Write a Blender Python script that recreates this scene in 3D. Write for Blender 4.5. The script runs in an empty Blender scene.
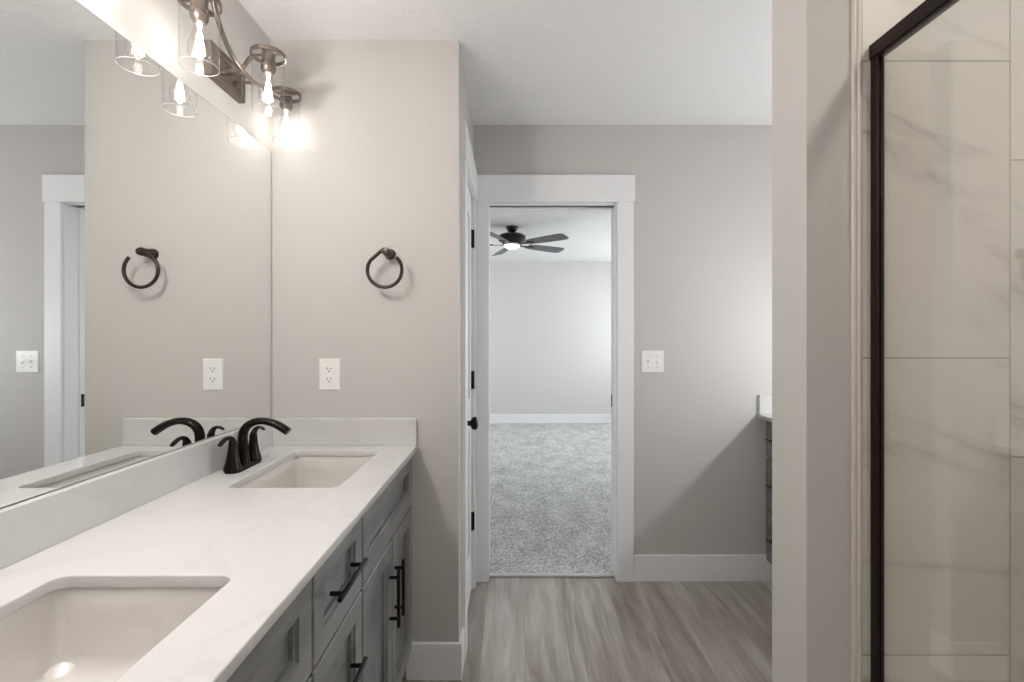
import bpy, bmesh, math, random
from mathutils import Vector, Matrix
random.seed(7)
S = bpy.context.scene
COL = S.collection
# ------------------------------------------------------------------ camera
FPX, EYE = 480.0, 1.304
cam = bpy.data.cameras.new('camera'); co = bpy.data.objects.new('camera', cam); COL.objects.link(co)
co.location = (0, 0, EYE); co.rotation_euler = (math.radians(90), 0, 0)
cam.sensor_width = 36; cam.sensor_fit = 'HORIZONTAL'; cam.lens = FPX/1024*36
cam.shift_x = 1/1024; cam.shift_y = -4/1024; cam.clip_start = 0.02
S.camera = co
# ------------------------------------------------------------------ world, exposure, light strengths
w = bpy.data.worlds.new('world'); S.world = w; w.use_nodes = True
w.node_tree.nodes['Background'].inputs[0].default_value = (0.75, 0.85, 1, 1)
w.node_tree.nodes['Background'].inputs[1].default_value = 0.3
S.view_settings.view_transform = 'Standard'; S.view_settings.look = 'None'
S.view_settings.gamma = 1; S.view_settings.use_curve_mapping = False
S.view_settings.exposure = 0.17
S.cycles.transparent_max_bounces = 32
WARM = (1.0, 0.95, 0.915)
BULB_W = 0.6          # point lamp in each vanity bulb
BACK_FILL = 0.3     # emission of the added fill window behind the camera
SIDE_FILL = 13.0  # emission of the added side window that lifts the cabinet fronts
BED_WINDOW = 7.5      # emission of the bedroom windows
SHOWER_CAN = 6.8
NEAR_FILL_W = 16.0  # point lamp in each bulb of the added near fixture
GLOBE_FILL = 4.0      # emission of the added flush-mount fill light, unseen
SCONCE_FILL = 18.0  # added lamp standing in for ceiling light reflected off the right mirror

# ------------------------------------------------------------------ node helpers
def srgb(r, g, b):
    f = lambda c: (c/255/12.92) if c/255 <= .04045 else ((c/255+.055)/1.055)**2.4
    return (f(r), f(g), f(b), 1)
def newmat(name):
    m = bpy.data.materials.new(name); m.use_nodes = True
    nt = m.node_tree; return m, nt, nt.nodes['Principled BSDF'], nt.nodes['Material Output']
def N(nt, t, **k):
    n = nt.nodes.new(t)
    for a, v in k.items():
        if a == 'inp':
            for i, x in v.items(): n.inputs[i].default_value = x
        else: setattr(n, a, v)
    return n
def L(nt, a, b): nt.links.new(a, b)
def mth(nt, op, a, b=None, c=None):
    n = N(nt, 'ShaderNodeMath', operation=op)
    for i, v in enumerate((a, b, c)):
        if v is None: continue
        if isinstance(v, (int, float)): n.inputs[i].default_value = v
        else: L(nt, v, n.inputs[i])
    return n.outputs[0]
def coords(nt, scale=(1,1,1), rot=(0,0,0)):
    tc = N(nt, 'ShaderNodeTexCoord'); mp = N(nt, 'ShaderNodeMapping')
    mp.inputs['Scale'].default_value = scale; mp.inputs['Rotation'].default_value = rot
    L(nt, tc.outputs['Object'], mp.inputs[0]); return mp.outputs[0]
def ramp(nt, fac, stops, interp='LINEAR'):
    r = N(nt, 'ShaderNodeValToRGB'); cr = r.color_ramp; cr.interpolation = interp
    while len(cr.elements) < len(stops): cr.elements.new(.5)
    for e, (p, c) in zip(cr.elements, stops): e.position = p; e.color = c
    L(nt, fac, r.inputs[0]); return r.outputs[0]
def simple(name, col, rough=.5, metal=0, spec=.5, noise=None, bump=None, coat=0):
    m, nt, p, o = newmat(name)
    p.inputs['Base Color'].default_value = col; p.inputs['Roughness'].default_value = rough
    p.inputs['Metallic'].default_value = metal; p.inputs['Specular IOR Level'].default_value = spec
    p.inputs['Coat Weight'].default_value = coat
    if noise:
        sc, amt = noise
        n = N(nt, 'ShaderNodeTexNoise', inp={'Scale': sc, 'Detail': 4}); L(nt, coords(nt), n.inputs['Vector'])
        c = ramp(nt, n.outputs[0], [(.3, tuple(x*(1-amt) for x in col[:3])+(1,)), (.7, tuple(min(1, x*(1+amt)) for x in col[:3])+(1,))])
        L(nt, c, p.inputs['Base Color'])
    if bump:
        sc, st, d = bump
        n = N(nt, 'ShaderNodeTexNoise', inp={'Scale': sc, 'Detail': 3}); L(nt, coords(nt), n.inputs['Vector'])
        b = N(nt, 'ShaderNodeBump', inp={'Strength': st, 'Distance': d}); L(nt, n.outputs[0], b.inputs['Height']); L(nt, b.outputs[0], p.inputs['Normal'])
    return m
def emit(name, col, st):
    m, nt, p, o = newmat(name); nt.nodes.remove(p)
    e = N(nt, 'ShaderNodeEmission', inp={0: col, 1: st}); L(nt, e.outputs[0], o.inputs[0]); return m
def thin_glass(name, r0=.04, tint=(.98,.99,.99,1), rough=0.0):
    m, nt, p, o = newmat(name); nt.nodes.remove(p)
    g = N(nt, 'ShaderNodeNewGeometry')
    d = N(nt, 'ShaderNodeVectorMath', operation='DOT_PRODUCT'); L(nt, g.outputs['Normal'], d.inputs[0]); L(nt, g.outputs['Incoming'], d.inputs[1])
    c = mth(nt, 'ABSOLUTE', d.outputs['Value'])
    k = mth(nt, 'POWER', mth(nt, 'SUBTRACT', 1.0, c), 5.0)
    f = mth(nt, 'MINIMUM', mth(nt, 'MULTIPLY_ADD', k, 1-r0, r0), .55)
    t = N(nt, 'ShaderNodeBsdfTransparent', inp={0: tint}); gl = N(nt, 'ShaderNodeBsdfGlossy', inp={'Roughness': rough})
    mx = N(nt, 'ShaderNodeMixShader'); L(nt, f, mx.inputs[0]); L(nt, t.outputs[0], mx.inputs[1]); L(nt, gl.outputs[0], mx.inputs[2])
    L(nt, mx.outputs[0], o.inputs[0]); return m

M = {}
M['paint'] = simple('wall_paint', srgb(197, 194, 190), .62, bump=(220, .12, .002), noise=(1.2, .012))
M['bedpaint'] = simple('bedroom_paint', srgb(208, 208, 206), .62, bump=(220, .12, .002))
M['white'] = simple('white_trim_paint', srgb(237, 237, 238), .38, noise=(3, .01))
M['plate'] = simple('white_plastic', srgb(240, 239, 236), .3, noise=(20, .01))
M['slot'] = simple('dark_slot', srgb(50, 46, 42), .6, noise=(30, .1))
M['black'] = simple('matte_black_metal', srgb(26, 25, 25), .38, metal=.6, noise=(60, .1))
M['bronze'] = simple('oil_rubbed_bronze', srgb(38, 34, 32), .25, metal=.85, noise=(25, .18))
M['bronze_b'] = simple('brown_bronze', srgb(64, 55, 49), .3, metal=.7, noise=(25, .15))
M['frame'] = simple('dark_bronze_shower_frame', srgb(44, 34, 31), .33, metal=.7, noise=(14, .15))
M['pewter'] = simple('brushed_bronze_fixture', srgb(122, 110, 102), .33, metal=.6, noise=(40, .12))
M['fan'] = simple('fan_dark_bronze', srgb(46, 42, 42), .4, metal=.5, noise=(20, .1))
M['chrome'] = simple('chrome', srgb(200, 200, 200), .12, metal=1, noise=(20, .03))
M['glass'] = thin_glass('shower_glass', .16, (.98, .985, .98, 1))
M['shade'] = thin_glass('clear_shade_glass', .05, (.985, .985, .985, 1))
M['bulbglass'] = thin_glass('bulb_glass', .03, (.99, .985, .975, 1))
M['rim'] = simple('ground_glass_rim', srgb(225, 225, 222), .15, noise=(20, .01)); M['rim'].node_tree.nodes['Principled BSDF'].inputs['Alpha'].default_value = .55
M['edge'] = simple('mirror_edge', srgb(96, 104, 100), .2, noise=(20, .1))
M['porcelain'] = simple('sink_porcelain', srgb(218, 214, 210), .22, noise=(4, .012), coat=.3)
M['fil'] = emit('glowing_filament', (1, .93, .82, 1), 9)
M['bowl'] = emit('lit_fan_bowl', (1, .97, .92, 1), 3.0)
M['pane_fill_back'] = emit('fill_frosted_pane', (.93, .97, 1, 1), BACK_FILL)  # glow of the added back window
M['pane_fill_side'] = emit('fill_side_pane', (1, 1, .98, 1), SIDE_FILL)  # glow of the added side window
M['pane_bed'] = emit('daylit_bedroom_pane', (.95, .975, 1, 1), BED_WINDOW)
M['can'] = emit('lit_downlight_lens', (1, .95, .88, 1), 8)

def mk_mirror():
    m, nt, p, o = newmat('silvered_mirror'); nt.nodes.remove(p)
    g = N(nt, 'ShaderNodeBsdfGlossy', inp={0: (.93, .945, .94, 1), 'Roughness': 0.0})
    L(nt, g.outputs[0], o.inputs[0]); return m
M['mirror'] = mk_mirror()
def mk_ceiling(name, col):
    m, nt, p, o = newmat(name); p.inputs['Base Color'].default_value = col; p.inputs['Roughness'].default_value = .8
    v = coords(nt); n = N(nt, 'ShaderNodeTexNoise', inp={'Scale': 13, 'Detail': 5, 'Roughness': .6}); L(nt, v, n.inputs['Vector'])
    h = ramp(nt, n.outputs[0], [(.46, (0,0,0,1)), (.56, (1,1,1,1))])
    b = N(nt, 'ShaderNodeBump', inp={'Strength': .3, 'Distance': .005}); L(nt, h, b.inputs['Height']); L(nt, b.outputs[0], p.inputs['Normal'])
    return m
M['ceiling'] = mk_ceiling('knockdown_ceiling', srgb(240, 239, 238)); M['bedceiling'] = mk_ceiling('bedroom_ceiling', srgb(222, 222, 221))
def mk_quartz():
    m, nt, p, o = newmat('white_quartz'); v = coords(nt)
    n = N(nt, 'ShaderNodeTexNoise', inp={'Scale': 2.2, 'Detail': 7, 'Distortion': 1.6}); L(nt, v, n.inputs['Vector'])
    d = mth(nt, 'ABSOLUTE', mth(nt, 'SUBTRACT', n.outputs[0], .5))
    c = ramp(nt, d, [(0, srgb(203, 202, 201)), (.025, srgb(207, 206, 205)), (.2, srgb(209, 208, 207))])
    L(nt, c, p.inputs['Base Color']); p.inputs['Roughness'].default_value = .22; p.inputs['Specular IOR Level'].default_value = .45
    return m
M['quartz'] = mk_quartz()
def mk_wood(name, scale):
    m, nt, p, o = newmat(name)
    n = N(nt, 'ShaderNodeTexNoise', inp={'Scale': 1, 'Detail': 6, 'Roughness': .6, 'Distortion': .4}); L(nt, coords(nt, scale), n.inputs['Vector'])
    n2 = N(nt, 'ShaderNodeTexNoise', inp={'Scale': 5, 'Detail': 2}); L(nt, coords(nt), n2.inputs['Vector'])
    f = mth(nt, 'MULTIPLY_ADD', n2.outputs[0], .5, mth(nt, 'MULTIPLY', n.outputs[0], .5))
    c = ramp(nt, f, [(.3, srgb(82, 83, 85)), (.5, srgb(110, 111, 113)), (.7, srgb(136, 137, 139))])
    L(nt, c, p.inputs['Base Color']); p.inputs['Roughness'].default_value = .32; p.inputs['Specular IOR Level'].default_value = .6; p.inputs['Coat Weight'].default_value = .5; p.inputs['Coat Roughness'].default_value = .22
    return m
M['wood_v'] = mk_wood('grey_stained_maple_vertical', (30, 30, 2.5))
M['wood_h'] = mk_wood('grey_stained_maple_horizontal', (30, 2.5, 30))
M['dark'] = simple('cabinet_shadow_gap_stain', srgb(70, 60, 55), .6, noise=(30, .1))
def mk_floor():
    m, nt, p, o = newmat('vinyl_plank_floor')
    tc = N(nt, 'ShaderNodeTexCoord'); sp = N(nt, 'ShaderNodeSeparateXYZ'); L(nt, tc.outputs['Object'], sp.inputs[0])
    W, LEN = .182, 1.83
    u = mth(nt, 'DIVIDE', mth(nt, 'ADD', sp.outputs[0], 3.035), W); ui = mth(nt, 'FLOOR', u)
    wn = N(nt, 'ShaderNodeTexWhiteNoise', noise_dimensions='1D'); L(nt, ui, wn.inputs['W'])
    v = mth(nt, 'ADD', mth(nt, 'DIVIDE', sp.outputs[1], LEN), mth(nt, 'MULTIPLY', wn.outputs[0], 9.7)); vi = mth(nt, 'FLOOR', v)
    cb = N(nt, 'ShaderNodeCombineXYZ'); L(nt, ui, cb.inputs[0]); L(nt, vi, cb.inputs[1])
    w2 = N(nt, 'ShaderNodeTexWhiteNoise', noise_dimensions='2D'); L(nt, cb.outputs[0], w2.inputs['Vector'])
    r = w2.outputs['Value']
    gv = N(nt, 'ShaderNodeCombineXYZ')
    L(nt, mth(nt, 'MULTIPLY', sp.outputs[0], 26), gv.inputs[0]); L(nt, mth(nt, 'MULTIPLY', sp.outputs[1], 2.2), gv.inputs[1]); L(nt, mth(nt, 'MULTIPLY', r, 50), gv.inputs[2])
    g = N(nt, 'ShaderNodeTexNoise', inp={'Scale': 1, 'Detail': 7, 'Roughness': .62, 'Distortion': .8}); L(nt, gv.outputs[0], g.inputs['Vector'])
    gv2 = N(nt, 'ShaderNodeCombineXYZ')
    L(nt, mth(nt, 'MULTIPLY', sp.outputs[0], 7), gv2.inputs[0]); L(nt, mth(nt, 'MULTIPLY', sp.outputs[1], .9), gv2.inputs[1]); L(nt, mth(nt, 'MULTIPLY', r, 90), gv2.inputs[2])
    g2 = N(nt, 'ShaderNodeTexNoise', inp={'Scale': 1, 'Detail': 3, 'Distortion': 1.5}); L(nt, gv2.outputs[0], g2.inputs['Vector'])
    f = mth(nt, 'ADD', mth(nt, 'MULTIPLY', g.outputs[0], .46), mth(nt, 'ADD', mth(nt, 'MULTIPLY', g2.outputs[0], .42), mth(nt, 'MULTIPLY', r, .12)))
    c = ramp(nt, f, [(.36, srgb(124, 113, 102)), (.47, srgb(154, 146, 136)), (.56, srgb(172, 167, 158)), (.68, srgb(198, 195, 187))])
    fu = mth(nt, 'FRACT', u); fv = mth(nt, 'FRACT', v)
    eu = mth(nt, 'MINIMUM', fu, mth(nt, 'SUBTRACT', 1.0, fu)); ev = mth(nt, 'MULTIPLY', mth(nt, 'MINIMUM', fv, mth(nt, 'SUBTRACT', 1.0, fv)), LEN/W)
    e = mth(nt, 'LESS_THAN', mth(nt, 'MINIMUM', eu, ev), .007)
    mx = N(nt, 'ShaderNodeMix', data_type='RGBA'); mx.inputs[7].default_value = srgb(104, 93, 84)
    L(nt, mth(nt, 'MULTIPLY', e, .4), mx.inputs[0]); L(nt, c, mx.inputs[6]); L(nt, mx.outputs[2], p.inputs['Base Color'])
    p.inputs['Roughness'].default_value = .33; p.inputs['Specular IOR Level'].default_value = 1.0
    b = N(nt, 'ShaderNodeBump', inp={'Strength': .12, 'Distance': .002}); L(nt, g.outputs[0], b.inputs['Height']); L(nt, b.outputs[0], p.inputs['Normal'])
    return m
M['floor'] = mk_floor()
def mk_carpet():
    m, nt, p, o = newmat('grey_carpet'); v = coords(nt)
    n = N(nt, 'ShaderNodeTexNoise', inp={'Scale': 75, 'Detail': 3, 'Roughness': .7}); L(nt, v, n.inputs['Vector'])
    n2 = N(nt, 'ShaderNodeTexNoise', inp={'Scale': 7, 'Detail': 3}); L(nt, coords(nt, (1, .6, 1)), n2.inputs['Vector'])
    f = mth(nt, 'ADD', mth(nt, 'MULTIPLY', n.outputs[0], .8), mth(nt, 'MULTIPLY', n2.outputs[0], .2))
    c = ramp(nt, f, [(.38, srgb(142, 143, 146)), (.5, srgb(191, 192, 192)), (.62, srgb(228, 227, 225))])
    L(nt, c, p.inputs['Base Color']); p.inputs['Roughness'].default_value = .95; p.inputs['Specular IOR Level'].default_value = .1
    b = N(nt, 'ShaderNodeBump', inp={'Strength': .8, 'Distance': .012}); L(nt, f, b.inputs['Height']); L(nt, b.outputs[0], p.inputs['Normal'])
    return m
M['carpet'] = mk_carpet()
def mk_tile(name, axis, u0):
    """12x24in marble-look tile stood on end; u = X or Y in the room, one third drop per column"""
    m, nt, p, o = newmat(name)
    tc = N(nt, 'ShaderNodeTexCoord'); sp = N(nt, 'ShaderNodeSeparateXYZ'); L(nt, tc.outputs['Object'], sp.inputs[0])
    U = sp.outputs[axis]; Z = sp.outputs[2]
    u = mth(nt, 'DIVIDE', mth(nt, 'SUBTRACT', U, u0), .3035); ui = mth(nt, 'FLOOR', u)
    drop = mth(nt, 'DIVIDE', mth(nt, 'FLOORED_MODULO', ui, 3.0), 3.0)
    v = mth(nt, 'ADD', mth(nt, 'DIVIDE', mth(nt, 'SUBTRACT', Z, 1.8696), .6086), drop); vi = mth(nt, 'FLOOR', v)
    cb = N(nt, 'ShaderNodeCombineXYZ'); L(nt, ui, cb.inputs[0]); L(nt, vi, cb.inputs[1])
    w2 = N(nt, 'ShaderNodeTexWhiteNoise', noise_dimensions='2D'); L(nt, cb.outputs[0], w2.inputs['Vector'])
    ca, sa = math.cos(.38), math.sin(.38)          # veins run down to the right
    a = mth(nt, 'SUBTRACT', mth(nt, 'MULTIPLY', U, ca), mth(nt, 'MULTIPLY', Z, sa))
    b_ = mth(nt, 'ADD', mth(nt, 'MULTIPLY', U, sa), mth(nt, 'MULTIPLY', Z, ca))
    def vec(sa_, sb_):
        c = N(nt, 'ShaderNodeCombineXYZ'); L(nt, mth(nt, 'MULTIPLY', a, sa_), c.inputs[0]); L(nt, mth(nt, 'MULTIPLY', b_, sb_), c.inputs[1]); L(nt, mth(nt, 'MULTIPLY', w2.outputs['Value'], 37), c.inputs[2]); return c.outputs[0]
    n = N(nt, 'ShaderNodeTexNoise', inp={'Scale': 1, 'Detail': 5, 'Roughness': .5, 'Distortion': .5}); L(nt, vec(1.3, 5.0), n.inputs['Vector'])
    msk = N(nt, 'ShaderNodeTexNoise', inp={'Scale': 1, 'Detail': 2}); L(nt, vec(3, 6.5), msk.inputs['Vector'])
    d = mth(nt, 'ABSOLUTE', mth(nt, 'SUBTRACT', n.outputs[0], .5))
    line = ramp(nt, d, [(0, (1,1,1,1)), (.012, (.45,.45,.45,1)), (.05, (0,0,0,1))])
    mk = ramp(nt, msk.outputs[0], [(.42, (0,0,0,1)), (.66, (1,1,1,1))])
    vein = mth(nt, 'MULTIPLY', line, mk)
    cloud = N(nt, 'ShaderNodeTexNoise', inp={'Scale': 1, 'Detail': 3}); L(nt, vec(1.5, 3.5), cloud.inputs['Vector'])
    base = ramp(nt, cloud.outputs[0], [(.3, srgb(218, 213, 206)), (.7, srgb(229, 225, 219))])
    mx = N(nt, 'ShaderNodeMix', data_type='RGBA'); mx.inputs[7].default_value = srgb(168, 160, 151)
    L(nt, mth(nt, 'MULTIPLY', vein, .8), mx.inputs[0]); L(nt, base, mx.inputs[6])
    fu = mth(nt, 'FRACT', u); fv = mth(nt, 'FRACT', v)
    eu = mth(nt, 'MULTIPLY', mth(nt, 'MINIMUM', fu, mth(nt, 'SUBTRACT', 1.0, fu)), .3035)
    ev = mth(nt, 'MULTIPLY', mth(nt, 'MINIMUM', fv, mth(nt, 'SUBTRACT', 1.0, fv)), .6086)
    g = mth(nt, 'LESS_THAN', mth(nt, 'MINIMUM', eu, ev), .0013)
    m2 = N(nt, 'ShaderNodeMix', data_type='RGBA'); m2.inputs[7].default_value = srgb(164, 157, 149)
    L(nt, g, m2.inputs[0]); L(nt, mx.outputs[2], m2.inputs[6]); L(nt, m2.outputs[2], p.inputs['Base Color'])
    p.inputs['Roughness'].default_value = .3
    bp = N(nt, 'ShaderNodeBump', inp={'Strength': .5, 'Distance': .001}); L(nt, mth(nt, 'SUBTRACT', 1.0, g), bp.inputs['Height']); L(nt, bp.outputs[0], p.inputs['Normal'])
    return m
M['tile_x'] = mk_tile('marble_tile_facing_room', 0, .719)
M['tile_y'] = mk_tile('marble_tile_side', 1, .4)

# ------------------------------------------------------------------ object helpers
def obj(name, bm, mat, parent=None, loc=None, smooth=False, bevel=0, seg=2):
    bmesh.ops.recalc_face_normals(bm, faces=bm.faces[:])
    me = bpy.data.meshes.new(name); bm.to_mesh(me); bm.free()
    o = bpy.data.objects.new(name, me); COL.objects.link(o)
    for m in (mat if isinstance(mat, (list, tuple)) else [mat]): me.materials.append(m)
    if smooth:
        for p in me.polygons: p.use_smooth = True
        me.set_sharp_from_angle(angle=math.radians(38))
    if parent: o.parent = parent
    if loc: o.location = loc
    if bevel:
        b = o.modifiers.new('bevel', 'BEVEL'); b.width = bevel; b.segments = seg; b.limit_method = 'ANGLE'; b.angle_limit = math.radians(40)
    return o
def box(bm, a, b):
    (x0, y0, z0), (x1, y1, z1) = a, b
    vs = [bm.verts.new(p) for p in ((x0,y0,z0),(x1,y0,z0),(x1,y1,z0),(x0,y1,z0),(x0,y0,z1),(x1,y0,z1),(x1,y1,z1),(x0,y1,z1))]
    for f in ((0,3,2,1),(4,5,6,7),(0,1,5,4),(1,2,6,5),(2,3,7,6),(3,0,4,7)): bm.faces.new([vs[i] for i in f])
def boxes(*ab):
    bm = bmesh.new()
    for a, b in ab: box(bm, a, b)
    return bm
def loft(bm, loops, cap0=True, cap1=True, closed=True):
    rows = [[bm.verts.new(p) for p in l] for l in loops]
    n = len(rows[0])
    for r0, r1 in zip(rows, rows[1:]):
        for i in range(n if closed else n-1): bm.faces.new((r0[i], r0[(i+1)%n], r1[(i+1)%n], r1[i]))
    if cap0: bm.faces.new(rows[0][::-1])
    if cap1: bm.faces.new(rows[-1])
def lathe(prof, seg=32, axis='Z', c=(0,0,0), bm=None, cap=True):
    bm = bm or bmesh.new(); c = Vector(c); loops = []
    for r, h in prof:
        r = max(r, 1e-5); l = []
        for i in range(seg):
            t = 2*math.pi*i/seg; p = (r*math.cos(t), r*math.sin(t), h)
            if axis == 'Y': p = (p[0], p[2], p[1])
            if axis == 'X': p = (p[2], p[0], p[1])
            l.append(c+Vector(p))
        loops.append(l)
    loft(bm, loops, cap, cap); return bm
def catmull(P, n=6):
    P = [Vector(p) for p in P]; out = []
    Q = [2*P[0]-P[1]]+P+[2*P[-1]-P[-2]]
    for i in range(1, len(Q)-2):
        for k in range(n):
            t = k/n; a, b, c, d = Q[i-1:i+3]
            out.append(.5*((2*b)+(c-a)*t+(2*a-5*b+4*c-d)*t*t+(3*b-a-3*c+d)*t**3))
    out.append(P[-1]); return out
def interp(vals, n):
    out = []
    for a, b in zip(vals, vals[1:]):
        for k in range(n): out.append(a+(b-a)*k/n)
    out.append(vals[-1]); return out
def sweep(bm, pts, rn, rb=None, plane_n=(0,1,0), seg=16, cap=True):
    """tube along a planar path; rn = radii in the path's plane, rb = radii along plane normal"""
    pn = Vector(plane_n); loops = []
    n = len(pts); rb = rb or rn
    for i, p in enumerate(pts):
        t = (pts[min(i+1, n-1)]-pts[max(i-1, 0)]).normalized(); s = t.cross(pn).normalized()
        a = rn[i] if hasattr(rn, '__len__') else rn; b = rb[i] if hasattr(rb, '__len__') else rb
        loops.append([p+s*a*math.cos(2*math.pi*k/seg)+pn*b*math.sin(2*math.pi*k/seg) for k in range(seg)])
    loft(bm, loops, cap, cap)
def rrect(x0, x1, y0, y1, r, z, n=6):
    out = []
    for cx, cy, a0 in ((x1-r, y1-r, 0), (x0+r, y1-r, 90), (x0+r, y0+r, 180), (x1-r, y0+r, 270)):
        for k in range(n+1):
            a = math.radians(a0+90*k/n); out.append(Vector((cx+r*math.cos(a), cy+r*math.sin(a), z)))
    return out
def tag(o, label=None, cat=None, group=None, kind=None):
    if label: o['label'] = label
    if cat: o['category'] = cat
    if group: o['group'] = group
    if kind: o['kind'] = kind
    return o
def thing(name, loc, label, cat, group=None, rz=0):
    o = bpy.data.objects.new(name, None); COL.objects.link(o); o.location = loc; o.rotation_euler.z = rz; o.empty_display_size = .05
    return tag(o, label, cat, group)
def copy_tree(o, parent=None):
    c = o.copy(); COL.objects.link(c); c.parent = parent
    for ch in [x for x in list(COL.objects) if x.parent == o]: copy_tree(ch, c)
    return c
def struct(name, bm, mat, parent=None, label=None, **k):
    o = obj(name, bm, mat, parent, **k)
    if not parent: o['kind'] = 'structure'
    if label: o['label'] = label
    return o

# ------------------------------------------------------------------ the room
H = 2.44
XL, XR = -.92, 1.884          # vanity wall, opposite wall
YS, YF, YB = 1.8355, 2.571, -1.9   # stub wall, doorway wall, wall behind the camera
XC = -.2                      # closet wall face
BY0, BY1, BX0, BX1 = YF+.125, 7.22, -2.1, 2.15
DX0, DX1, DZ = -.117, .5625, 2.018      # cased opening to bedroom
PX, PY0, PY1 = .6125, .9946, 1.126     # shower partition

struct('floor', boxes(((XL-.12, YB-.12, -.1), (XR+.12, YF+.05, 0))), M['floor'])
struct('floor_bedroom', boxes(((BX0-.1, YF+.05, -.1), (BX1+.1, BY1+.1, .006))), M['carpet'])
struct('ceiling', boxes(((XL-.12, YB-.12, H), (XR+.12, YF, H+.1))), M['ceiling'])
struct('ceiling_bedroom', boxes(((BX0-.1, YF+.125, H), (BX1+.1, BY1+.1, H+.1))), M['bedceiling'])
struct('wall_left', boxes(((XL-.12, YB, 0), (XL, YF, H))), M['paint'])
ry0, ry1, rz0, rz1 = -1.5, -.85, 1.0, 2.0     # added fill window in the side wall behind the camera
struct('wall_right', boxes(((XR, YB, 0), (XR+.12, ry0, H)), ((XR, ry1, 0), (XR+.12, YF, H)), ((XR, ry0, 0), (XR+.12, ry1, rz0)), ((XR, ry0, rz1), (XR+.12, ry1, H))), M['paint'])
w5 = struct('window_5', boxes(((XR+.02, ry0, rz0), (XR+.1, ry0+.05, rz1)), ((XR+.02, ry1-.05, rz0), (XR+.1, ry1, rz1)), ((XR+.02, ry0+.05, rz0), (XR+.1, ry1-.05, rz0+.05)), ((XR+.02, ry0+.05, rz1-.05), (XR+.1, ry1-.05, rz1))), M['white'])
obj('window_pane', boxes(((XR+.06, ry0+.05, rz0+.05), (XR+.066, ry1-.05, rz1-.05))), M['pane_fill_side'], w5)
struct('wall_stub', boxes(((XL, YS, 0), (XC, YS+.1, H))), M['paint'])
struct('wall_closet', boxes(((XC-.1, YS+.1, 2.045), (XC, YF, H)), ((XC-.1, 2.482, 0), (XC, YF, 2.045)), ((XC-.1, YS+.1, 0), (XC, 2.014, 2.045))), M['paint'])
struct('wall_far', boxes(((XL-.12, YF, 0), (DX0-.018, YF+.125, H)), ((DX1+.018, YF, 0), (XR+.12, YF+.125, H)), ((DX0-.018, YF, DZ+.018), (DX1+.018, YF+.125, H))), M['paint'])
struct('wall_partition', boxes(((PX, PY0, 0), (XR, PY1, H))), M['paint'])
# wall behind the camera with an added glowing window for fill light
wx0, wx1, wz0, wz1 = -.35, .65, .95, 2.1
struct('wall_back', boxes(((XL-.12, YB-.12, 0), (wx0, YB, H)), ((wx1, YB-.12, 0), (XR+.12, YB, H)), ((wx0, YB-.12, 0), (wx1, YB, wz0)), ((wx0, YB-.12, wz1), (wx1, YB, H))), M['paint'])
wn = struct('window_1', boxes(((wx0, YB-.1, wz0), (wx0+.05, YB-.02, wz1)), ((wx1-.05, YB-.1, wz0), (wx1, YB-.02, wz1)), ((wx0+.05, YB-.1, wz0), (wx1-.05, YB-.02, wz0+.05)), ((wx0+.05, YB-.1, wz1-.05), (wx1-.05, YB-.02, wz1))), M['white'])
obj('window_pane', boxes(((wx0+.05, YB-.08, wz0+.05), (wx1-.05, YB-.07, wz1-.05))), M['pane_fill_back'], wn)
# bedroom walls; windows on both side walls
def side_wall(name, xi, xo, ys, win_n, lit):
    a, b = min(xi, xo), max(xi, xo)
    z0, z1 = .75, 2.1; bm = bmesh.new(); last = BY0
    for (y0, y1) in ys:
        box(bm, (a, last, 0), (b, y0, H)); box(bm, (a, y0, 0), (b, y1, z0)); box(bm, (a, y0, z1), (b, y1, H)); last = y1
    box(bm, (a, last, 0), (b, BY1, H)); struct(name, bm, M['bedpaint'])
    for k, (y0, y1) in enumerate(ys):
        f = struct('window_%d' % (win_n+k), boxes(((a+.03, y0, z0), (b-.03, y0+.05, z1)), ((a+.03, y1-.05, z0), (b-.03, y1, z1)), ((a+.03, y0+.05, z0), (b-.03, y1-.05, z0+.05)), ((a+.03, y0+.05, z1-.05), (b-.03, y1-.05, z1)), ((a+.045, y0+.05, 1.4), (b-.045, y1-.05, 1.44))), M['white'])
        c = (a+b)/2
        obj('window_pane', boxes(((c-.004, y0+.05, z0+.05), (c+.004, y1-.05, 1.4)), ((c-.004, y0+.05, 1.44), (c+.004, y1-.05, z1-.05))), M['pane_bed'], f)
side_wall('wall_bedroom_right', BX1, BX1+.12, [(4.4, 5.3), (5.9, 6.8)], 2, True)
side_wall('wall_bedroom_left', BX0, BX0-.12, [(5.3, 6.5)], 4, True)
struct('wall_bedroom_far', boxes(((BX0-.12, BY1, 0), (BX1+.12, BY1+.12, H))), M['bedpaint'])
struct('wall_bedroom_near', boxes(((BX0-.12, YF+.0, 0), (XL-.12, BY0, H)), ((XR+.12, YF, 0), (BX1+.12, BY0, H))), M['bedpaint'])

BB = .14
def base(name, a, b): struct(name, boxes((a, b)), M['white'], bevel=.003)
struct('baseboard_stub', boxes(((-.399, YS-.014, 0), (XC+.014, YS, BB)), ((XC, YS, 0), (XC+.014, 1.928, BB))), M['white'], bevel=.003)
base('baseboard_far', (DX1+.0915, YF-.014, 0), (1.44, YF, BB))
base('baseboard_bedroom', (BX0, BY1-.014, .006), (BX1, BY1, BB+.006))
base('baseboard_partition', (PX-.014, PY0, 0), (PX, PY1, BB))
base('baseboard_left', (XL, YB, 0), (XL+.014, .28, BB))
base('baseboard_back', (XL+.014, YB, 0), (.70, YB+.014, BB))

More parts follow.
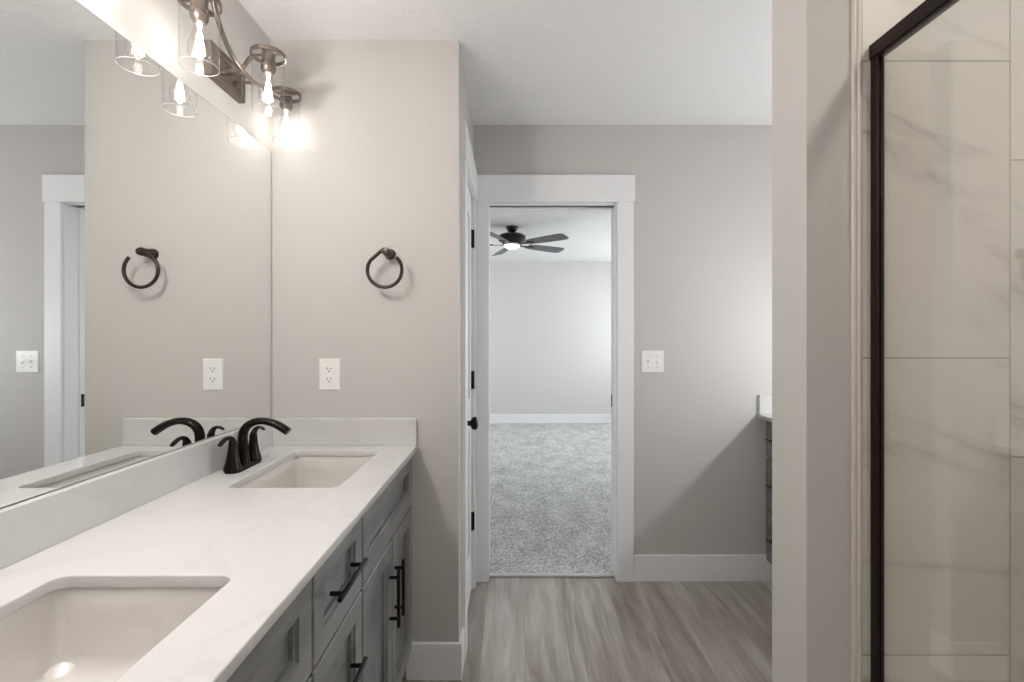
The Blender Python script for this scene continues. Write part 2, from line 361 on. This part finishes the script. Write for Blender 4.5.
# cased opening to the bedroom: trim_1 > jamb, casing, head_casing, strike_plate
t1 = struct('trim_1', boxes(((DX0-.018, YF, 0), (DX0, YF+.125, DZ)), ((DX1, YF, 0), (DX1+.018, YF+.035, DZ)), ((DX1, YF+.09, 0), (DX1+.018, YF+.125, DZ)), ((DX1+.004, YF+.035, 0), (DX1+.018, YF+.09, DZ)),
     ((DX0-.018, YF, DZ), (DX1+.018, YF+.04, DZ+.018)), ((DX0-.018, YF+.085, DZ), (DX1+.018, YF+.125, DZ+.018))), M['white'])
obj('slide_track', boxes(((DX0, YF+.04, DZ+.006), (DX1, YF+.085, DZ+.02))), M['slot'], t1)
cs = .0175
obj('casing', boxes(((-.182, YF-cs, 0), (DX0-.004, YF, DZ+.004))), M['white'], t1, bevel=.0015)
obj('casing', boxes(((DX1+.004, YF-cs, 0), (DX1+.0915, YF, DZ+.004))), M['white'], t1, bevel=.0015)
obj('head_casing', boxes(((-.19, YF-cs-.005, DZ+.004), (DX1+.0985, YF, DZ+.148))), M['white'], t1, bevel=.0015)
obj('casing', boxes(((DX0-.095, BY0, .006), (DX0-.004, BY0+cs, DZ+.004)), ((DX1+.004, BY0, .006), (DX1+.095, BY0+cs, DZ+.004)), ((DX0-.1, BY0, DZ+.004), (DX1+.1, BY0+cs+.004, DZ+.149))), M['white'], t1, bevel=.0015)
sp = obj('strike_plate', boxes(((DX1-.0015, YF+.1, .915), (DX1, YF+.12, .985))), M['black'], t1)
struct('trim_2', boxes(((DX0, YF+.035, 0), (DX1, YF+.06, .011))), simple('threshold_strip', srgb(200, 198, 195), .35, noise=(30, .03)), bevel=.003)

# closet door in the side wall
dy0, dy1 = 2.02, 2.478
cz = DZ+.004
t3 = struct('trim_3', boxes(((XC-.1, dy1, 0), (XC, dy1+.004, 2.04)), ((XC-.1, dy0-.002, 2.032), (XC, dy1+.004, 2.044))), M['white'])
obj('casing', boxes(((XC, 1.928, 0), (XC+cs, 2.015, cz))), M['white'], t3, bevel=.0015)
obj('casing', boxes(((XC, YF-.088, 0), (XC+cs, YF, cz))), M['white'], t3, bevel=.0015)
obj('head_casing', boxes(((XC, 1.921, cz), (XC+cs+.004, YF, cz+.145))), M['white'], t3, bevel=.0015)
def door_slab(y0, y1, z0, z1, xf, th, panels):
    bm = bmesh.new(); st = .1
    def ring(i0, w0, i1, w1, r):
        (a, b, c, d) = r
        return
    # slab back and edges
    o = [(xf, y0, z0), (xf, y1, z0), (xf, y1, z1), (xf, y0, z1)]
    box(bm, (xf-th, y0, z0), (xf-.008, y1, z1))
    # front frame pieces
    ps = sorted(panels); zs = [z0]
    st = .085; box(bm, (xf-.008, y0, z0), (xf, y0+st, z1)); box(bm, (xf-.008, y1-st, z0), (xf, y1, z1))
    last = z0
    for a, b in ps: box(bm, (xf-.008, y0+st, last), (xf, y1-st, a)); last = b
    box(bm, (xf-.008, y0+st, last), (xf, y1-st, z1))
    return bm
dr = struct('door_1', door_slab(dy0, dy1-.003, .012, 2.03, XC-.004, .035, [(.22, .85), (1.0, 1.9)]), M['white'], bevel=.002)
ky, kz = 2.082, .930
kn = obj('door_knob', lathe([(.031, 0), (.031, .005), (.012, .009), (.011, .028), (.024, .034), (.029, .045), (.027, .056), (.015, .062), (0, .063)], 28, 'X'), M['black'], dr, loc=(XC-.004, ky, kz), smooth=True)
for hz in (.355, 1.083, 1.81):
    bm = boxes(((XC-.006, dy1-.018, hz-.045), (XC+.0015, dy1+.004, hz+.045))); lathe([(.006, -.046), (.006, .046)], 12, 'Z', (XC+.005, dy1-.003, hz), bm)
    obj('hinge', bm, M['black'], dr)

# tiled shower
XT = .719; TZ = .0
struct('wall_shower_end', boxes(((XT, PY0-.011, 0), (XR-.011, PY0, H))), M['tile_x'])
struct('wall_shower_side', boxes(((XR-.011, -.62, 0), (XR, PY0, H))), M['tile_y'])
struct('wall_shower_near', boxes(((.719, -.72, 0), (XR, -.62, H))), M['tile_x'])
M['edgetrim'] = simple('greige_tile_edge_trim', srgb(208, 199, 191), .35, noise=(20, .01))
struct('trim_4', boxes(((.7035, PY0-.009, 0), (.7115, PY0, H)), ((.7115, PY0-.013, 0), (XT, PY0, H))), M['edgetrim'], bevel=.002)
struct('trim_5', boxes(((.7, -.62, 0), (.8, PY0-.013, .09))), M['tile_y'], label='tiled shower curb')
bm = boxes(((.8, -.62, 0), (XR-.011, PY0-.011, .03)))
tag(obj('shower_pan', bm, M['porcelain'], bevel=.006), 'white shower floor pan inside the glass enclosure', 'shower pan')
# shower enclosure: local origin at the far bottom of the glass line
GX = .7330; zt = 1.900
sd = thing('shower_door', (GX, PY0-.011, .09), 'framed glass shower door with dark bronze rails in front of marble tile', 'shower door')
zh = zt-.09
bm = boxes(((0, -1.59, zh-.029), (.0235, 0, zh)), ((.003, -1.59, zh-.031), (.008, -.02, zh-.029)))
obj('header_rail', bm, M['frame'], sd, bevel=.002)
bm = boxes(((.003, -.020, 0), (.007, 0, zh-.029)), ((.007, -.015, 0), (.014, 0, zh-.029)), ((.014, -.020, 0), (.0175, 0, zh-.029)))
obj('side_jamb', bm, M['frame'], sd, bevel=.0015)
obj('side_jamb', boxes(((.002, -1.59, 0), (.0175, -1.57, zh-.029))), M['frame'], sd, bevel=.0015)
obj('sill_rail', boxes(((0, -1.57, 0), (.03, -.022, .02))), M['frame'], sd, bevel=.002)
obj('glass_panel', boxes(((.0075, -1.57, .02), (.0135, -.014, zh-.02))), M['glass'], sd)
bm = bmesh.new(); sweep(bm, [Vector((-.04, -.95, .7)), Vector((-.04, -.95, 1.15))], .008, plane_n=(0,1,0))
for z in (.76, 1.09): lathe([(.006, -.04), (.006, .013)], 12, 'X', (0, -.95, z), bm)
obj('door_pull', bm, M['frame'], sd, smooth=True)

# ------------------------------------------------------------------ vanity
CT, TH = .893, .022
CX = -.356
SX0, SX1, SR = -.78, -.475, .022
SINKS = [1.5265, .6115]; SHL = .2165
def counter_mesh(x0, x1, y0, y1, holes, xo):
    """slab with rounded openings: filled 2-D curve, turned to a mesh"""
    cu = bpy.data.curves.new('tmp', 'CURVE'); cu.dimensions = '2D'; cu.fill_mode = 'BOTH'; b = .003
    cu.extrude = TH/2-b; cu.bevel_depth = b; cu.bevel_resolution = 2; cu.offset = -b
    for lp in [[(x0, y0), (x1, y0), (x1, y1), (x0, y1)]]+[[(p.x, p.y) for p in rrect(*h, SR, 0, 8)] for h in holes]:
        s = cu.splines.new('POLY'); s.points.add(len(lp)-1); s.use_cyclic_u = True
        for q, (x, y) in zip(s.points, lp): q.co = (x-xo[0], y-xo[1], 0, 1)
    o = bpy.data.objects.new('tmp', cu); COL.objects.link(o); bpy.context.view_layer.update()
    me = bpy.data.meshes.new_from_object(o); bm = bmesh.new(); bm.from_mesh(me)
    bpy.data.objects.remove(o); bpy.data.curves.remove(cu); bpy.data.meshes.remove(me); return bm
VY0 = .3
oc = (XL, VY0)
bmc = counter_mesh(XL, CX, VY0, YS, [(SX0, SX1, c-SHL, c+SHL) for c in SINKS], oc)
ctop = obj('countertop', bmc, M['quartz'], loc=(XL, VY0, CT-TH/2))
tag(ctop, 'long white quartz countertop with two sink cutouts on the grey double vanity below the mirror', 'countertop')
L0 = Vector((XL, VY0, CT-TH/2))
def rel(a, b, o=L0): return tuple(Vector(a)-o), tuple(Vector(b)-o)
obj('backsplash', boxes(rel((XL, VY0, CT), (XL+.02, YS-.02, CT+.102))), M['quartz'], ctop, bevel=.002)
obj('side_splash', boxes(rel((XL, YS-.02, CT), (CX-.004, YS, CT+.102))), M['quartz'], ctop, bevel=.002)

def sink_bm():
    hx, hy = (SX1-SX0)/2, SHL; bm = bmesh.new()
    def lp(i, z, r): return rrect(-hx+i, hx-i, -hy+i, hy-i, max(r, .004), z, 8)
    loops = [lp(-.03, -.0005, .04), lp(-.006, -.0005, .02), lp(-.004, -.004, .02), lp(-.002, -.05, .02), lp(.002, -.112, .022), lp(.006, -.128, .026), lp(.016, -.138, .032), lp(.05, -.143, .045)]
    loops += [[Vector((.02*math.cos(a)*1.0, .02*math.sin(a), -.149)) for a in [math.atan2(p.y, p.x) for p in loops[-1]]]]
    loft(bm, loops, False, True)
    o = [lp(-.03, -.0005, .04), lp(-.03, -.012, .04), lp(-.012, -.014, .04), lp(-.01, -.11, .04), lp(.02, -.15, .05), lp(.07, -.158, .05)]
    loft(bm, o, False, True)
    return bm
def make_sink(y, label):
    t = thing('sink', ((SX0+SX1)/2, y, CT-TH), label, 'sink', 'undermount sinks in the vanity top')
    obj('basin', sink_bm(), M['porcelain'], t, smooth=True)
    obj('drain', lathe([(.0, -.147), (.021, -.147), (.023, -.1485), (.023, -.151)][::-1]+[(.012, -.1465), (.0, -.146)], 28), M['bronze'], t, smooth=True)
    return t
sk = make_sink(SINKS[0], 'white rectangular undermount sink at the far end of the vanity beside the towel ring wall')
s2 = copy_tree(sk); s2.location.y = SINKS[1]; s2['label'] = 'white rectangular undermount sink nearest the camera, cut off by the photo edge'

# faucet
def make_faucet(y, label):
    t = thing('faucet', (-.8455, y, CT), label, 'faucet', 'bronze centerset faucets on the vanity')
    bm = bmesh.new()
    def st(i, z, hw=.025, hl=.078): return rrect(-hw+i, hw-i, -hl+i, hl-i, hw-i-.0005, z, 8)
    loft(bm, [st(0, 0), st(0, .006), st(.003, .011), st(.009, .014)])
    obj('base_plate', bm, M['bronze'], t, smooth=True)
    bm = bmesh.new()
    P = [(0, 0, .010), (0, 0, .03), (-.002, 0, .07), (-.001, 0, .102), (.008, 0, .125), (.030, 0, .141), (.062, 0, .146), (.097, 0, .138), (.125, 0, .123), (.142, 0, .111)]
    Rn = [.0215, .0180, .0150, .0140, .0132, .0118, .0108, .0114, .0124, .0122]
    Rb = [.0215, .0180, .0155, .0150, .0155, .0165, .0170, .0165, .0155, .0145]
    sweep(bm, catmull(P, 5), interp(Rn, 5), interp(Rb, 5), (0, 1, 0), 24)
    obj('spout', bm, M['bronze'], t, smooth=True)
    for s in (-1, 1):
        h = obj('handle', lathe([(.0255, .008), (.0255, .014), (.0235, .020), (.0185, .038), (.0145, .060), (.0125, .078), (.0120, .090), (.0095, .097), (0, .099)], 28, c=(0, s*.0585, 0)), M['bronze'], t, smooth=True)
        bm = bmesh.new()
        P = [(0, s*.0585, .084), (0, s*.062, .098), (0, s*.074, .1075), (0, s*.092, .109), (0, s*.110, .103), (0, s*.124, .0955)]
        sweep(bm, catmull(P, 5), interp([.0105, .0090, .0062, .0052, .0050, .0040], 5), interp([.0105, .0100, .0088, .0082, .0086, .0070], 5), (1, 0, 0), 18)
        obj('lever', bm, M['bronze'], h, smooth=True)
    return t
fa = make_faucet(1.5165, 'dark bronze arched faucet with two levers behind the far sink')
f2 = copy_tree(fa); f2.location.y = SINKS[1]; f2['label'] = 'dark bronze arched faucet behind the sink nearest the camera, outside the left photo edge'

# cabinets. Fronts are built looking along +x (u = y, v = z), flip = -1 for the vanity on the right
def shaker(y0, y1, z0, z1, xf, sgn=1, fr=.055, th=.02, g=None):
    def lp(i, w): return [Vector((xf+sgn*w, a, b)) for a, b in ((y0+i, z0+i), (y1-i, z0+i), (y1-i, z1-i), (y0+i, z1-i))]
    bm = bmesh.new()
    loft(bm, [lp(0, -th), lp(0, -.0025), lp(.0025, 0), lp(fr, 0), lp(fr+.003, -.006), lp(fr+.010, -.007), lp(fr+.012, -.0145)])
    return bm
def bar_pull(p, parent, axis, xf, sgn, ln=.18):
    """bar handle: p = (y, z) centre; bar stands 28 mm off the front"""
    bm = bmesh.new(); y, z = p; xb = xf+sgn*.028; r = .0058
    d = Vector((0, 1, 0)) if axis == 'Y' else Vector((0, 0, 1)); c = Vector((xb, y, z))
    lathe([(r*.8, -ln/2), (r, -ln/2+.0015), (r, ln/2-.0015), (r*.8, ln/2)], 16, axis, c, bm)
    for s in (-1, 1):
        q = c+d*s*.064; lathe([(.005, 0), (.005, abs(xb-xf))], 12, 'X', (min(xb, xf), q.y, q.z), bm)
    return obj('handle', bm, M['black'], parent, smooth=True)
Z0, ZG, Z1 = .115, .6645, .862
def carcass(y0, y1, xw, xf, sgn, left_end=False):
    a, b = sorted((xw, xf)); t0, t1_ = sorted((xw, xf-sgn*.055))
    bm = boxes(((a, y0, .105), (b, y0+.018, CT-TH)), ((a, y1-.018, .105), (b, y1, CT-TH)), ((a, y0+.018, .105), (b, y1-.018, .123)), ((min(xw, xw+sgn*.01), y0+.018, .123), (max(xw, xw+sgn*.01), y1-.018, CT-TH)))
    f0, f1 = sorted((xf, xf-sgn*.019))                      # face frame
    for q in (((f0, y0, .105), (f1, y0+.03, CT-TH)), ((f0, y1-.03, .105), (f1, y1, CT-TH)), ((f0, y0+.03, .84), (f1, y1-.03, CT-TH)), ((f0, y0+.03, .105), (f1, y1-.03, .13)), ((f0, y0+.03, .65), (f1, y1-.03, .68))):
        box(bm, *q)
    k0, k1 = sorted((xf-sgn*.055, xf-sgn*.07))
    box(bm, (k0, y0, 0), (k1, y1, .105))
    return bm
def local(bm, o):
    bmesh.ops.translate(bm, verts=bm.verts[:], vec=-Vector(o)); return bm
def cab(kind, y0, y1, xw, xf, sgn, label, group=None):
    """xf = face-frame plane; fronts stand 21 mm proud of it"""
    o = (xf, (y0+y1)/2, 0); g = .0035; F = xf+sgn*.0215
    t = thing('vanity_cabinet' if kind == 'sink' else 'drawer_cabinet', o, label, 'cabinet', group)
    obj('cabinet_body', local(carcass(y0, y1, xw, xf, sgn), o), M['wood_v'], t)
    def lo(bm, name, mt): return obj(name, local(bm, o), mt, t)
    cy = (y0+y1)/2-o[1]
    if kind == 'sink':
        lo(shaker(y0+g, y1-g, ZG+g, Z1, F, sgn), 'false_drawer_front', M['wood_h'])
        ym = (y0+y1)/2
        for s, (a, b) in ((-1, (y0+g, ym-.0015)), (1, (ym+.0015, y1-g))):
            d = lo(shaker(a, b, Z0, ZG-g, F, sgn), 'door', M['wood_v'])
            bar_pull((s*.032, .4925), d, 'Z', F-o[0], sgn)
    else:
        for a, b, h in ((ZG+g, Z1, .768), (.3925, ZG-g, .53), (Z0, .3865, .25)):
            d = lo(shaker(y0+g, y1-g, a, b, F, sgn, .05), 'drawer', M['wood_h'])
            bar_pull((0, h), d, 'Y', F-o[0], sgn)
    return t
XF = -.3985
cab('sink', 1.2195, 1.8285, XL, XF, 1, 'dark grey two-door vanity cabinet under the far sink, beside the greige end wall', 'vanity base cabinets on the left')
cab('drawer', .9145, 1.2185, XL, XF, 1, 'dark grey narrow three-drawer cabinet between the two sink cabinets', 'vanity base cabinets on the left')
cab('sink', .3045, .9135, XL, XF, 1, 'dark grey vanity cabinet under the sink nearest the camera, at the bottom photo edge', 'vanity base cabinets on the left')
# right-hand vanity, mostly hidden by the partition
RX = 1.318
rc = obj('countertop', counter_mesh(RX, XR, 1.35, YF, [], (XR, 1.35)), M['quartz'], loc=(XR, 1.35, CT-TH/2))
tag(rc, 'white quartz countertop end seen at the right of the doorway wall, behind the partition', 'countertop')
R0 = Vector((XR, 1.35, CT-TH/2))
obj('side_splash', boxes(rel((RX+.004, YF-.02, CT), (XR, YF, CT+.102), R0)), M['quartz'], rc, bevel=.002)
obj('backsplash', boxes(rel((XR-.02, 1.35, CT), (XR, YF-.02, CT+.102), R0)), M['quartz'], rc, bevel=.002)
cab('drawer', 2.262, 2.566, XR-.004, RX+.0635, -1, 'dark grey drawer cabinet at the right of the doorway wall, partly hidden by the partition', None)
cab('sink', 1.354, 2.261, XR-.004, RX+.0635, -1, 'dark grey two-door cabinet hidden behind the partition on the right', None)

# mirrors
mz0, mz1 = CT+.1035, 2.014
mr = thing('wall_mirror', (XL, 1.06, mz0), 'large frameless mirror on the wall above the white backsplash, left of the photo', 'mirror')
def mirror(t, x0, x1, y0, y1, z0, z1, o, sgn):
    a, b = sorted((x0, x1))
    obj('mirror_glass', local(boxes(((b-.0006 if sgn > 0 else a, y0+.0015, z0+.0015), (b if sgn > 0 else a+.0006, y1-.0015, z1-.0015))), o), M['mirror'], t)
    obj('mirror_backing', local(boxes(((a if sgn > 0 else a+.0006, y0, z0), (b-.0006 if sgn > 0 else b, y1, z1))), o), M['edge'], t)
mirror(mr, XL, XL+.005, .3, YS-.003, mz0, mz1, (XL, 1.06, mz0), 1)

# ------------------------------------------------------------------ towel ring
tr = thing('towel_ring', (-.462, YS, 1.62), 'open dark bronze towel ring on the greige end wall above the outlet', 'towel ring')
obj('post', lathe([(.0215, 0), (.0215, -.004), (.0195, -.008), (.0155, -.045), (.0150, -.066), (.0125, -.072), (0, -.073)], 28, 'Y'), M['bronze_b'], tr, smooth=True)
cx, cz_, R = -.4656+.462, 1.551-1.62, .0635
P = [Vector((-.004, -.066, .010)), Vector((-.022, -.066, -.003))]
for k in range(41):
    a = math.radians(146+(407-146)*k/40); P.append(Vector((cx+R*math.cos(a), -.066, cz_+R*math.sin(a))))
bm = bmesh.new(); sweep(bm, P, .0066, .0066, (0, 1, 0), 16); obj('ring', bm, M['bronze_b'], tr, smooth=True)

# outlet and switch plates
def plate(bm, w, h, d=.006):
    def lp(i, y): return [Vector((a, y, b)) for a, b in ((-w/2+i, -h/2+i), (w/2-i, -h/2+i), (w/2-i, h/2-i), (-w/2+i, h/2-i))]
    loft(bm, [lp(0, 0), lp(0, -d*.4), lp(.003, -d)])
ou = thing('electrical_outlet', (-.693, YS, 1.161), 'white duplex electrical outlet on the greige wall between mirror and towel ring', 'outlet')
bm = bmesh.new(); plate(bm, .078, .120); obj('cover_plate', bm, M['plate'], ou)
for s in (-1, 1):
    bm = bmesh.new(); z = s*.0195
    loft(bm, [rrect(-.017, .017, -.0145, .0145, .008, -y_) for y_ in (0,)] + [], False, True) if False else None
    lp = lambda y: [Vector((p.x, y, p.y+z)) for p in rrect(-.017, .017, -.0145, .0145, .009, 0)]
    loft(bm, [lp(-.005), lp(-.0075)]); r = obj('receptacle', bm, M['plate'], ou)
    obj('slots', boxes(((-.0085, -.0079, z-.001), (-.006, -.0074, z+.008)), ((.006, -.0079, z+.0005), (.0085, -.0079+.0005, z+.0075)), ((-.0025, -.0079, z-.0095), (.0025, -.0074, z-.005))), M['slot'], r)
sw = thing('light_switch', (.757, YF, 1.172), 'white two-gang toggle light switch on the wall right of the doorway', 'light switch')
bm = bmesh.new(); plate(bm, .120, .118); obj('cover_plate', bm, M['plate'], sw)
for x, tilt in ((-.024, 1), (.024, -1)):
    bm = boxes(((x-.005, -.0075, -.012), (x+.005, -.005, .012)))
    v = [(x-.004, -.006, -.006), (x+.004, -.006, -.006), (x+.004, -.006, .006), (x-.004, -.006, .006)]
    tp = [(x-.003, -.017, tilt*.009-.004), (x+.003, -.017, tilt*.009-.004), (x+.003, -.017, tilt*.009+.004), (x-.003, -.017, tilt*.009+.004)]
    loft(bm, [[Vector(p) for p in v], [Vector(p) for p in tp]]); obj('toggle', bm, M['plate'], sw)
    obj('screw', lathe([(.003, -.0055), (.003, -.0067)], 10, 'Y', (x, 0, .03)), M['chrome'], sw); obj('screw', lathe([(.003, -.0055), (.003, -.0067)], 10, 'Y', (x, 0, -.03)), M['chrome'], sw)

# ------------------------------------------------------------------ vanity light
def make_light(y, label):
    t = thing('vanity_light', (XL, y, 2.144), label, 'wall light', 'three-bulb wall lights above the mirror')
    # back plate: stepped frame
    def lp(x, hw, hh): return [Vector((x, a, b)) for a, b in ((-hw, -hh), (hw, -hh), (hw, hh), (-hw, hh))]
    bm = bmesh.new(); loft(bm, [lp(0, .092, .051), lp(.022, .092, .051), lp(.022, .080, .039), lp(.016, .076, .035), ])
    obj('back_plate', bm, M['pewter'], t)
    obj('mounting_screw', lathe([(.008, .016), (.008, .03), (.005, .034)], 16, 'X', (0, -.03, -.012)), M['pewter'], t, smooth=True)
    obj('mounting_screw', lathe([(.008, .016), (.008, .03), (.005, .034)], 16, 'X', (0, .045, -.012)), M['pewter'], t, smooth=True)
    xa, xb, sp = .087, .146, .247
    # long bowed arm carrying the outer lamps, two stems and the centre arm
    P = [Vector((xa+.032+.0*k, sp*(k/10), 0)) for k in range(-10, 11)]
    Pn = []
    for k in range(-12, 13):
        u = k/12; Pn.append(Vector((xa-.004+.040*abs(u)**2.2, sp*u, -.012+.075*u*u)))
    bm = bmesh.new()
    loops = []
    for i, p in enumerate(Pn):
        d = (Pn[min(i+1, 24)]-Pn[max(i-1, 0)]).normalized(); s = d.cross(Vector((1,0,0))).normalized(); n = s.cross(d).normalized()
        loops.append([p+n*.0068*math.cos(q*math.pi/6)+s*.0068*math.sin(q*math.pi/6) for q in range(12)])
    loft(bm, loops); obj('bowed_arm', bm, M['pewter'], t, smooth=True)
    for yy in (-.035, .035):
        lathe_b = lathe([(.0045, .018), (.0045, xa-.004)], 12, 'X', (0, yy, -.011)); obj('stem', lathe_b, M['pewter'], t, smooth=True)
    bm = bmesh.new(); P = catmull([(.018, 0, .0), (.045, 0, .002), (.066, 0, .02), (.085, 0, .046), (xb-.046, 0, .056)], 5)
    sweep(bm, P, [.0045]*len(P), [.009]*len(P), (0, 1, 0), 12); obj('centre_arm', bm, M['pewter'], t, smooth=True)
    for (x, yy) in ((xa, -sp), (xb, 0), (xa, sp)):
        c = (x, yy, 0)
        r1, r0 = .0525, .0485
        bm = bmesh.new(); seg = 40
        loops = [[Vector((x+r*math.cos(2*math.pi*k/seg), yy+r*math.sin(2*math.pi*k/seg), z)) for k in range(seg)] for r, z in ((r1, .050), (r1, .063), (r0, .063), (r0, .050), (r1, .050))]
        loft(bm, loops, False, False); bmesh.ops.remove_doubles(bm, verts=bm.verts[:], dist=1e-5)
        for a in (0, math.pi/2):
            ca, sa = math.cos(a), math.sin(a)
            vs = []
            q = [(-r0, -.004), (r0, -.004), (r0, .004), (-r0, .004)]
            lo_ = [[Vector((x+ca*u-sa*v, yy+sa*u+ca*v, z)) for u, v in q] for z in (.057, .061)]
            if a == 0 or True: loft(bm, lo_)
        hoop = obj('shade_ring', bm, M['pewter'], t, smooth=True)
        obj('socket', lathe([(0, .066), (.018, .066), (.0205, .062), (.0205, .034), (.0165, .031), (.0185, .026), (.0225, .020), (.0215, .010), (.0165, .002), (.0150, -.001), (0, -.001)], 28, c=c), M['pewter'], t, smooth=True)
        bm = bmesh.new()
        lathe([(.0470, .055), (.0470, -.1165), (.0466, -.1175), (.0458, -.1178)], 48, c=c, bm=bm, cap=False)
        sh = obj('glass_shade', bm, M['shade'], t, smooth=True)
        bm = bmesh.new(); tor = [(.0464+.0012*math.cos(q*math.pi/4), -.1175+.0012*math.sin(q*math.pi/4)) for q in range(9)]
        lathe(tor, 48, c=c, bm=bm, cap=False); bmesh.ops.remove_doubles(bm, verts=bm.verts[:], dist=1e-6); obj('glass_rim', bm, M['rim'], sh, smooth=True)
        b = obj('bulb', lathe([(.0125, -.001), (.0135, -.016), (.0175, -.034), (.0245, -.052), (.0285, -.068), (.0275, -.083), (.0205, -.096), (.0100, -.1025), (0, -.104)], 28, c=c, cap=False), M['bulbglass'], t, smooth=True)
        bm = bmesh.new()
        lathe([(.006, -.002), (.004, -.02), (.0025, -.03)], 12, c=c, bm=bm)
        for k in range(6):
            a = math.pi/3*k
            pa = Vector((x+.006*math.cos(a), yy+.006*math.sin(a), -.03)); pb = Vector((x+.0125*math.cos(a+.5), yy+.0125*math.sin(a+.5), -.085))
            sweep(bm, [pa, pb], .0016, plane_n=(-math.sin(a), math.cos(a), 0), seg=8)
        obj('filament', bm, M['fil'], b)
    return t
vl = make_light(1.5305, 'bronze three-bulb wall light with clear glass cylinder shades above the mirror')
v2 = copy_tree(vl); v2.location.y = .6115; v2['label'] = 'added unseen three-bulb fill light above the near sink, over the top edge of the photo'  # unseen copy with stronger bulbs, added to light the room
def lamp(kind, name, loc, energy, col, size=.02, parent=None, rot=None):
    l = bpy.data.lights.new(name, kind); l.energy = energy; l.color = col
    if kind == 'POINT': l.shadow_soft_size = size
    if kind == 'AREA': l.shape = 'DISK'; l.size = size
    o = bpy.data.objects.new(name, l); COL.objects.link(o); o.location = loc
    if rot: o.rotation_euler = rot
    if parent: o.parent = parent
    return o
for root in (vl, v2):
    for (x, yy) in ((.087, -.247), (.146, 0), (.087, .247)):
        lamp('POINT', 'bulb_light', (x, yy, -.06), BULB_W if root == vl else NEAR_FILL_W, WARM, .012, root)

# ------------------------------------------------------------------ ceiling fan in the bedroom
fn = thing('ceiling_fan', (.01, 4.95, H), 'dark five-blade ceiling fan with lit white bowl in the bedroom beyond the doorway', 'ceiling fan')
obj('canopy', lathe([(0, 0), (.064, 0), (.064, -.012), (.05, -.04), (.03, -.056), (.02, -.06), (.02, -.075), (0, -.075)], 32), M['fan'], fn, smooth=True)
obj('motor_housing', lathe([(0, -.07), (.06, -.07), (.12, -.082), (.142, -.10), (.142, -.135), (.13, -.15), (.10, -.162), (.10, -.178), (.072, -.184), (.072, -.192), (0, -.192)], 40), M['fan'], fn, smooth=True)
obj('light_bowl', lathe([(0, -.19), (.078, -.19), (.08, -.196), (.07, -.212), (.05, -.224), (.025, -.231), (0, -.232)], 36), M['bowl'], fn, smooth=True)
for k in range(5):
    a = math.radians(33+72*k); ca, sa = math.cos(a), math.sin(a); pt = math.radians(-13)
    def tf(r, v, z):
        v2_, z2 = v*math.cos(pt), z+v*math.sin(pt)
        return Vector((ca*r-sa*v2_, sa*r+ca*v2_, -.185+z2))
    out = [(.2, .048), (.3, .058), (.45, .066), (.58, .069), (.64, .065), (.658, .045)]
    lo = [(r, v) for r, v in out]+[(r, -v) for r, v in out[::-1]]
    bm = bmesh.new(); loft(bm, [[tf(r, v, 0) for r, v in lo], [tf(r, v, .006) for r, v in lo]])
    bl = obj('blade', bm, simple('fan_blade', srgb(92, 93, 96), .42, noise=(12, .08)) if k == 0 else bpy.data.materials['fan_blade'], fn)
    bm = bmesh.new(); iro = [(.09, .016), (.14, .012), (.19, .03), (.25, .03), (.27, .012)]
    lo = iro+[(r, -v) for r, v in iro[::-1]]
    loft(bm, [[tf(r, v*.8, -.006) for r, v in lo], [tf(r, v*.8, -.001) for r, v in lo]])
    obj('blade_iron', bm, M['fan'], bl)

# ------------------------------------------------------------------ shower light and added fill lamps (outside the frame)
def downlight(x, y, label, watts, col):
    t = thing('recessed_light', (x, y, H), label, 'ceiling light')
    bm = lathe([(.085, 0), (.085, -.004), (.07, -.008), (.066, -.004), (.066, 0)], 36, cap=False); obj('trim_ring', bm, M['plate'], t, smooth=True)
    obj('lens', lathe([(0, -.003), (.066, -.003), (.066, -.001), (0, -.001)], 36), M['can'], t)
    lamp('AREA', 'downlight_lamp', (0, 0, -.012), watts, col, .12, t)
downlight(1.07, .2, 'white recessed light in the ceiling over the shower', SHOWER_CAN, (1, .93, .84))
def flush_fill(x, y, label, mat):
    fm = thing('fill_ceiling_light', (x, y, H), label, 'ceiling light')
    obj('canopy', lathe([(0, 0), (.13, 0), (.13, -.022), (.12, -.028), (0, -.028)], 40), M['bronze'], fm, smooth=True)
    obj('opal_shade', lathe([(.118, -.03), (.125, -.06), (.115, -.095), (.085, -.12), (.04, -.135), (0, -.138)], 40, cap=False), mat, fm, smooth=True)
flush_fill(1.42, 1.75, 'added round flush fill light with opal glass shade hidden behind the partition', emit('fill_opal_glass', (.98, .985, 1, 1), GLOBE_FILL))  # hidden globe added to brighten the ceiling and far wall
sc = thing('fill_sconce', (XR, 1.75, 1.31), 'added unseen globe fill lamp over the right-hand vanity, behind the partition', 'wall light')  # hidden lamp added to throw the counter shadow on the far wall
obj('back_plate', lathe([(.045, 0), (.045, -.01), (.012, -.014), (.010, -.12), (.02, -.122), (.02, -.128)], 28, 'X'), M['bronze'], sc, smooth=True)
obj('globe', lathe([(.0, -.20), (.02, -.197), (.034, -.18), (.038, -.165), (.034, -.145), (.02, -.128)], 28, 'X', cap=False), M['shade'], sc, smooth=True)
lamp('POINT', 'fill_sconce_lamp', (-.165, 0, 0), SCONCE_FILL, (.92, .96, 1), .022, sc)
